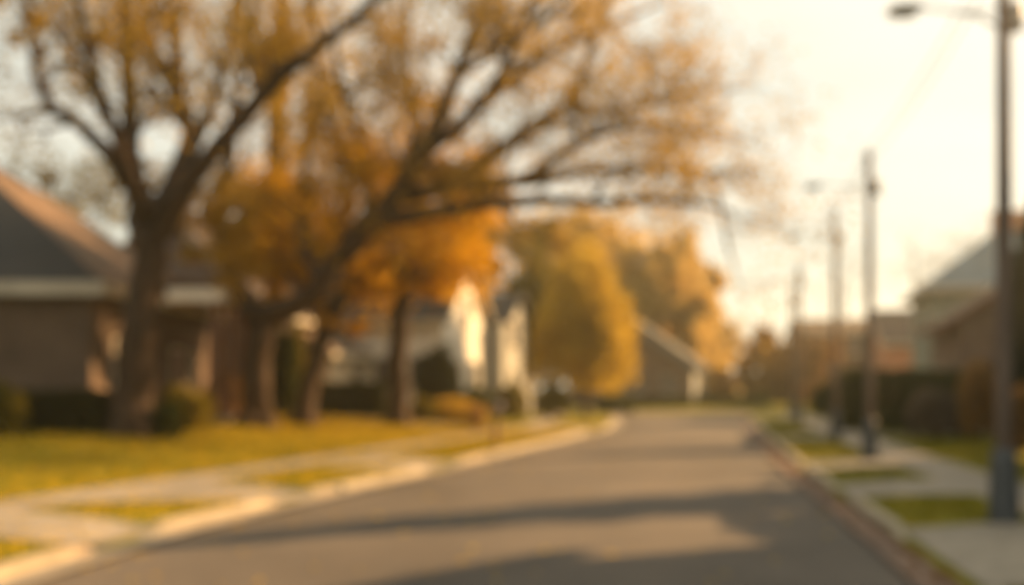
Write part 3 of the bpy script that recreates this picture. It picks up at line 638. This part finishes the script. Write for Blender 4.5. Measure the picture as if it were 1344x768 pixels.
def conifer(x, Y, r, h, label, seed, n=5200, name='conifer'):
    rg = random.Random(seed); base = on(x,Y); root = empty(name, base, 0, label=label, cat='tree', group='dark conifers on the right')
    t = MB(); t.tube([(0,0,-.3),(0,0,.5),(0,0,h*.95)], [.2,.15,.02], 8)
    for i in range(60):
        z = .3+(h-.6)*i/60; a = i*2.4; rr = r*(1-(z/h)**1.7)*.85
        t.tube([(0,0,z),(rr*math.cos(a),rr*math.sin(a),z+rr*.25)], [.03,.008], 4)
    t.build('trunk', M['bark'], root); c = MB()
    for i in range(n):
        z = h*rg.random()**1.15*.99+.1; lim = r*(1-(z/h)**1.9)**.9 if z < h else .02
        rr = lim*(.45+.6*rg.random()**.5)*(1+.12*math.sin(z*7)); a = rg.uniform(0,6.283)
        leaf(c, Vector((rr*math.cos(a),rr*math.sin(a),z)), .24*rg.uniform(.6,1.4), rg)
    c.build('crown', M['leaf_dark'], root)
conifer((1370-CX)/F*32, 32, 1.4, 8.4, 'dark conifer at the right edge beside the nearest lamp pole', 51)
conifer(14.1, 20.6, 1.55, 9.4, 'tall dark conifer, unseen, added to cast a shadow band across the road', 52, 9000)  # out of view, put in to throw the tapering shadow band
conifer(17.6, 29.2, 1.9, 5.6, 'broad low dark conifer, unseen, added to shade the right lawn', 53, 8000)  # out of view, put in to keep sun off the right lawn
simple_tree('linden_tree', 1620, 24.5, 130, 250, 470, 'leaf_rust', 'broad rusty tree, unseen, added to shade the right lawn and kerb', 9000, 'round', 62, .26)  # unseen tree put in for the shade it gives the lawn

def bush(px, py, Y, rx, ry, leafm, label, n, name='bush', dep=None, lsize=.12, seed=1, group=None, box=False, cat='bush'):
    rg = random.Random(seed); k = Y/F; c = P(px,py,Y); base = on(c.x,Y); W = rx*k; Hh = max(.3, c.z+ry*k-base.z); D = dep or W
    root = empty(name, base, 0, label=label, cat=cat, group=group)
    st = MB()
    for i in range(12):
        a = rg.uniform(0,6.283); q = rg.uniform(.2,.75)
        x0 = (rg.uniform(-.8,.8)*W if box else math.cos(a)*.12); st.tube([(x0,0,-.1),(x0*1.02+math.cos(a)*q*W*.2,math.sin(a)*q*D*.4,Hh*.45),((x0+math.cos(a)*W*.15) if box else math.cos(a)*W*q,math.sin(a)*D*q,Hh*.82)], [.03,.02,.008], 5)
    st.build('stem', M['bark'], root); c = MB()
    for i in range(n):
        if box:
            u = [rg.uniform(-1,1) for _ in range(3)]; j = rg.choice((0,1,2)); 
            if rg.random() < .6: u[j] = math.copysign(rg.uniform(.85,1.06), u[j])
            q = Vector((u[0]*W, u[1]*D, (u[2]*.5+.5)*Hh+.03*math.sin(u[0]*W*4)))
        else:
            while True:
                p = Vector((rg.gauss(0,1),rg.gauss(0,1),rg.gauss(0,1))); p.normalize()
                if p.z > -.6: break
            rr = rg.uniform(.55,1.05)*(1+.1*math.sin(p.x*6+seed)+.08*math.sin(p.y*9))
            q = Vector((p.x*W*rr, p.y*D*rr, Hh*.42+p.z*rr*Hh*.58))
        q.z = max(q.z, .03); leaf(c, q, lsize*rg.uniform(.6,1.4), rg)
    c.build('foliage', M[leafm], root)
# left
bush(83,540,24.9,54,26,'leaf_dark','long low clipped dark hedge under the bungalow front wall',7000,'hedge',.45,.1,1,box=True,cat='hedge')
bush(4,540,23.0,26,34,'leaf_olive','yellow green rounded bush at the left end of the clipped hedge',2600,seed=2)
bush(240,540,27.5,36,30,'leaf_olive','olive rounded bush between the two thick trunks before the porch',3200,seed=3)
bush(222,545,25.0,17,18,'leaf_green','small dark green bush against the foot of the largest trunk',1100,seed=43)
bush(372,495,36,20,62,'leaf_green','narrow upright dark shrub in the gap between forked trunk and leaning trunk',3200,seed=4,lsize=.15)
bush(388,480,40,14,55,'leaf_olive','tall thin yellow green shrub beside the leaning trunk',2000,seed=44,lsize=.15)
bush(455,525,38,48,22,'leaf_dark','long dark hedge in front of the cream garage',6500,'hedge',.6,.13,5,box=True,cat='hedge')
bush(575,495,42,30,40,'leaf_dark','large dark evergreen shrub in front of the white house front wall',4200,seed=6,lsize=.15)
bush(590,537,40,48,13,'leaf_gold','low yellow brown shrub bed at the foot of the dark evergreen shrub',4000,seed=7,lsize=.12)
bush(555,535,38.5,18,14,'leaf_olive','small olive shrub left of the yellow brown shrub bed',900,seed=47,lsize=.12)
bush(625,540,37,12,10,'leaf_rust','little rusty shrub behind the mailbox',500,seed=48,lsize=.1)
bush(300,530,33,30,40,'leaf_rust','brownish shrub between porch corner and forked trunk',2000,seed=58,lsize=.14)
bush(622,528,44,26,20,'leaf_green','dark green shrub against the foot of the sunlit white gable',2200,seed=77,lsize=.14)
bush(672,522,47,22,20,'leaf_olive','olive shrub beneath the shade grey wing of the white house',1800,seed=76,lsize=.14)
bush(725,525,50,22,22,'leaf_olive','olive undergrowth bush at the foot of the amber willow',1600,seed=78,lsize=.16)
bush(805,530,58,26,12,'leaf_green','dark low bush right of the willow trunk near the junction',1600,seed=79,lsize=.16)
bush(870,532,70,34,10,'leaf_green','dark low hedge under the front wall of the grey roofed house',2600,'hedge',.6,.2,80,box=True,cat='hedge')
bush(962,532,72,44,14,'leaf_green','long dark hedge across the end of the road on the right',3600,'hedge',.8,.2,81,box=True,cat='hedge')
# right
bush(1180,515,36.5,72,27,'leaf_green','high dark hedge in front of the red brick house and the brown house',9500,'hedge',.8,.15,9,box=True,cat='hedge')
bush(1228,540,31,38,28,'leaf_dry','dry brown rounded bush on the shaded right lawn',4200,seed=10,lsize=.11)
bush(1282,520,30,22,46,'leaf_rust','upright rusty shrub between dry bush and nearest lamp pole',2600,seed=11,lsize=.13)
bush(1120,520,44,16,34,'leaf_green','dark green shrub at the left end of the high hedge',1800,seed=12,lsize=.15)
bush(1338,545,24,24,34,'leaf_rust','dark plum brown shrub under the conifer',2200,seed=13,lsize=.12)
bush(1085,525,50,20,22,'leaf_green','dark green shrub behind the third street lamp',1500,seed=14,lsize=.16)

def shade_hedge(x, y0, y1, hw, h, label, seed, n):
    rg = random.Random(seed); root = empty('hedge', on(x,(y0+y1)/2), 0, label=label, cat='hedge'); L = (y1-y0)/2
    st = MB()
    for i in range(14): yy = -L+2*L*(i+.5)/14; st.tube([(0,yy,-.1),(.05,yy,h*.5),(.0,yy+.1,h*.9)], [.05,.035,.01], 6)
    st.build('stem', M['bark'], root); c = MB()
    for i in range(n):
        u = [rg.uniform(-1,1) for _ in range(3)]; j = rg.choice((0,0,1,2)); 
        if rg.random() < .6: u[j] = math.copysign(rg.uniform(.85,1.05), u[j])
        leaf(c, Vector((u[0]*hw,u[1]*L,max(.03,(u[2]*.5+.5)*h+.05*math.sin(u[1]*9)))), .17*rg.uniform(.6,1.4), rg)
    c.build('foliage', M['leaf_dark'], root)
shade_hedge(10.8, 6.5, 17.0, .5, 3.7, 'tall clipped dark hedge, unseen, added to shade the right of the road', 91, 20000)  # hedge out of view, put in for the shade it throws

# ------------------------------------------------------------------ street lamps on wooden poles and their cables
def lamp_pole():
    root = empty('street_lamp', (0,0,0), 0, label='nearest street lamp on a thick wooden pole with dark metal sleeve', cat='street lamp', group='street lamps along the right kerb')
    p = MB(); p.tube([(0,0,-.2),(0,0,2),(.0,0,4.5),(-.01,0,6.95)], [.105,.095,.085,.07], 14); p.build('pole', M['pole_wood'], root)
    s = MB(); s.lathe([(.19,-.1),(.18,.1),(.15,.8),(.135,.9),(.12,.92)], 14); s.build('base_sleeve', M['dark_steel'], root)
    a = MB(); a.tube([(0,0,5.95),(-.3,0,6.12),(-.8,0,6.2),(-1.08,0,6.2)], [.022,.02,.018,.018], 8); a.tube([(0,0,6.2),(-.5,0,6.17)], [.015,.015], 6); a.build('arm', M['steel'], root)
    h = MB(); h.prism([(-1.45,6.17),(-1.4,6.15),(-1.06,6.15),(-1.0,6.2),(-1.1,6.24),(-1.35,6.23)], 'y', -.07, .07); hd = h.build('lamp_head', M['steel'], root)
    l = MB(); l.box(-1.4,-1.12,-.08,.08,6.1,6.137); l.build('lens', M['lens'], hd)
    t = MB(); t.lathe([(.07,0),(.09,.02),(.09,.30),(.06,.35),(.02,.36)], 14, (.15,0)); t.v = [(x,y,z+5.95) for x,y,z in t.v]; t.build('transformer', M['steel'], root)
    for z in (6.55, 6.85):
        i = MB(); i.tube([(0,0,z),(-.14,0,z)], [.012,.012], 6); i.lathe([(.03,z-.04),(.045,z-.02),(.03,z+.02),(.04,z+.04),(.015,z+.06)], 8, (-.15,0)); i.build('insulator', M['lens'], root)
    return root
PL = [(5.93,12.0,''),(8.05,22.4,'second street lamp pole, on the verge beyond the first driveway'),(9.75,30.0,'third street lamp pole, just behind the second'),(12.55,43.5,'fourth street lamp, hazy and thin before the brown trees'),(15.2,54,'furthest and faintest street lamp at the road junction')]
lp = lamp_pole(); lamps = []
for i, (x, y, lb) in enumerate(PL):
    o = lp if i == 0 else copy_tree(lp)
    o.location = on(x, y, -.02); o.rotation_euler.z = R(-8) if i else R(4)
    if lb: o['label'] = lb
    lamps.append(o)
tops = [(1.5,-14.0)]+[(x,y) for x,y,_ in PL]
for i in range(len(tops)-1):
    (xa,ya),(xb,yb) = tops[i], tops[i+1]
    for s_ in (6.6,6.9):
        cb = MB(); pts = []
        for k in range(13):
            t = k/12; pts.append((xa+(xb-xa)*t-.15, ya+(yb-ya)*t, s_+.13-4*.35*t*(1-t)*(abs(yb-ya)/14)))
        cb.tube(pts, [.009]*13, 5); prop(cb.build('power_cable', M['rubber']), 'thin black power cable sagging between the lamp poles against the pale sky', 'cable', 'power cables between the lamp poles')

# ------------------------------------------------------------------ mailbox
mb_ = at(651,586); r0 = empty('mailbox', mb_, R(80), label='small dark mailbox on a post at the left kerb', cat='mailbox')
q = MB(); q.box(-.05,.05,-.05,.05,-.2,.95); q.box(-.05,.3,-.045,.045,.86,.95); q.build('post', M['wood'], r0)
q = MB(); q.prism([(-.12,.952),(.12,.952),(.12,1.1),(.085,1.19),(0,1.22),(-.085,1.19),(-.12,1.1)], 'x', -.12, .4)
bx_ = q.build('box', M['mailbox_paint'], r0); q = MB(); q.box(.402,.415,-.1,.1,.965,1.12); q.build('door', M['mailbox_paint'], bx_); q = MB(); q.box(.1,.12,-.135,-.122,1.05,1.25); q.box(.1,.2,-.137,-.124,1.2,1.26); q.build('flag', M['lamp_glass'], bx_)

# ------------------------------------------------------------------ loose leaves and grass
def scatter(name, n, fn, size, m, label, cat, up=False, seed=3):
    rg = random.Random(seed); s = MB()
    for _ in range(n):
        x, y = fn(rg)
        z = g(x, y); a = rg.uniform(0,6.283); sz = size*rg.uniform(.6,1.4); k = len(s.v)
        if up:
            h = sz; wx, wy = math.cos(a)*.012*h*12, math.sin(a)*.012*h*12; lx, ly = rg.gauss(0,.3)*h, rg.gauss(0,.3)*h
            s.v += [(x-wx,y-wy,z-.01),(x+wx,y+wy,z-.01),(x+lx,y+ly,z+h)]; s.f.append((k,k+1,k+2))
        else:
            c_, s_ = math.cos(a)*sz, math.sin(a)*sz; t = rg.uniform(0,.02)
            zz = z+.03
            s.v += [(x-c_,y-s_,zz),(x+s_*.5,y-c_*.5,zz+t),(x+c_,y+s_,zz+.01),(x-s_*.5,y+c_*.5,zz+t)]; s.f.append((k,k+1,k+2,k+3))
        s.smooth.append(False)
    return prop(s.build(name, m), label, cat, kind='stuff')
def onlawn(rg):
    while True:
        y = 6+38*rg.random()**1.3
        if rg.random() < .62:
            d = rg.uniform(.2,16); 
            if 2.5 < d < 3.7 or apron('L', min(d,2.5), y) > .02 and d < 3.6: continue
            if 10.5 < y < 12.8 and d < 10: continue
            return interp(KL,y)-d, y
        d = rg.uniform(.2,9)
        if 1.85 < d < 3.35 or apron('R', min(d,2.5), y) > .02 and d < 3.6: continue
        return interp(KR,y)+d, y
scatter('grass', 150000, onlawn, .065, M['blade'], 'short yellow green grass on the lawns and verges', 'grass', True)
def under(rg):
    if rg.random() < .5:
        c = rg.choice((bA,bB,bC,bD)); return c.x+rg.gauss(0,3), c.y+rg.gauss(0,2.2)
    while True:
        y = rg.uniform(7,42); d = abs(rg.gauss(0,5))+.2
        if (2.5 < d < 3.7 or apron('L', min(d,2.5), y) > .02 and d < 3.7) and rg.random() < .85: continue
        return interp(KL,y)-d, y
scatter('fallen_leaves', 30000, under, .055, M['litter'], 'fallen orange leaves scattered over the left lawn', 'leaves', seed=4)
def gutr(rg):
    y = 5+30*rg.random()**1.4; return interp(KR,y)-abs(rg.gauss(0,.22))+.0, y
scatter('fallen_leaves', 1300, gutr, .045, M['old_litter'], 'brown fallen leaves gathered along the right gutter', 'leaves', seed=5)

def onroad(rg):
    y = 6+30*rg.random()**1.5; a, b = interp(KL,y), interp(KR,y); return a+.3+(b-a-.6)*rg.random()**1.8, y
def lift_road(o):
    for v in o.data.vertices:
        a, b = interp(KL,v.co.y), interp(KR,v.co.y); u = (v.co.x-a)/(b-a); v.co.z += .07*(1-(2*u-1)**2)-.035
lift_road(scatter('fallen_leaves', 260, onroad, .05, M['litter'], 'single fallen leaves lying on the road', 'leaves', seed=6))

# ------------------------------------------------------------------ haze
hz = MB(); hz.box(-230,230,-70,275,-1.3,22); ho = prop(hz.build('haze', None), kind='stuff')
m = bpy.data.materials.new('haze'); m.use_nodes = True; n = m.node_tree.nodes; n.clear()
out = n.new('ShaderNodeOutputMaterial'); pv = n.new('ShaderNodeVolumePrincipled')
pv.inputs['Color'].default_value = (.98,1,.80,1); pv.inputs['Density'].default_value = .0009; pv.inputs['Anisotropy'].default_value = .72
m.node_tree.links.new(pv.outputs[0], out.inputs['Volume']); ho.data.materials.clear(); ho.data.materials.append(m)

# ------------------------------------------------------------------ light, sky, camera
AZ, EL = 62.0, 24.0
sun = bpy.data.lights.new('sun', 'SUN'); sun.energy = 5.0; sun.angle = R(.6); sun.color = (1,.60,.26)
so = bpy.data.objects.new('sun', sun); C.objects.link(so)
dv = Vector((math.sin(R(AZ))*math.cos(R(EL)), math.cos(R(AZ))*math.cos(R(EL)), math.sin(R(EL))))
so.rotation_euler = dv.to_track_quat('Z','Y').to_euler()
w = bpy.data.worlds.new('World'); sc.world = w; w.use_nodes = True; n = w.node_tree.nodes; l = w.node_tree.links
bg = n['Background']; sky = n.new('ShaderNodeTexSky'); sky.sky_type = 'NISHITA'; sky.sun_disc = False
sky.sun_elevation = R(EL); sky.sun_rotation = R(AZ); sky.dust_density = 4.0; sky.air_density = 1.0; sky.ozone_density = .6
tc = n.new('ShaderNodeTexCoord'); mp = n.new('ShaderNodeMapping'); mp.inputs['Scale'].default_value = (1,1,3); l.new(tc.outputs['Generated'], mp.inputs[0])
nz = n.new('ShaderNodeTexNoise'); nz.inputs['Scale'].default_value = 3.2; nz.inputs['Detail'].default_value = 6; l.new(mp.outputs[0], nz.inputs['Vector'])
cr_ = n.new('ShaderNodeValToRGB'); cr_.color_ramp.elements[0].position = .4; cr_.color_ramp.elements[0].color = (5.3,5.3,4.45,1); cr_.color_ramp.elements[1].position = .62; cr_.color_ramp.elements[1].color = (6.7,6.2,5.0,1)
l.new(nz.outputs[0], cr_.inputs[0]); mx = n.new('ShaderNodeMix'); mx.data_type = 'RGBA'; mx.blend_type = 'MIX'; mx.inputs[0].default_value = .84      # veil of thin high cloud over the clear sky
l.new(sky.outputs[0], mx.inputs[6]); l.new(cr_.outputs[0], mx.inputs[7]); l.new(mx.outputs[2], bg.inputs[0]); bg.inputs[1].default_value = .05

cam = bpy.data.cameras.new('camera'); co = bpy.data.objects.new('camera', cam); C.objects.link(co); sc.camera = co
co.location = (0,0,H); co.rotation_euler = (R(90),0,0); cam.lens = 35; cam.sensor_width = 36; cam.shift_y = (HY-384)/1344
cam.clip_start = .05; cam.clip_end = 1000
cam.dof.use_dof = True; cam.dof.focus_distance = .55; cam.dof.aperture_fstop = 3.45
vs = sc.view_settings; vs.view_transform = 'Standard'; vs.look = 'None'; vs.exposure = 1.8; vs.gamma = 1
sc.cycles.use_denoising = True; sc.cycles.max_bounces = 10; sc.cycles.diffuse_bounces = 5; sc.cycles.transmission_bounces = 6; sc.cycles.volume_bounces = 1
sc.cycles.sample_clamp_indirect = 6
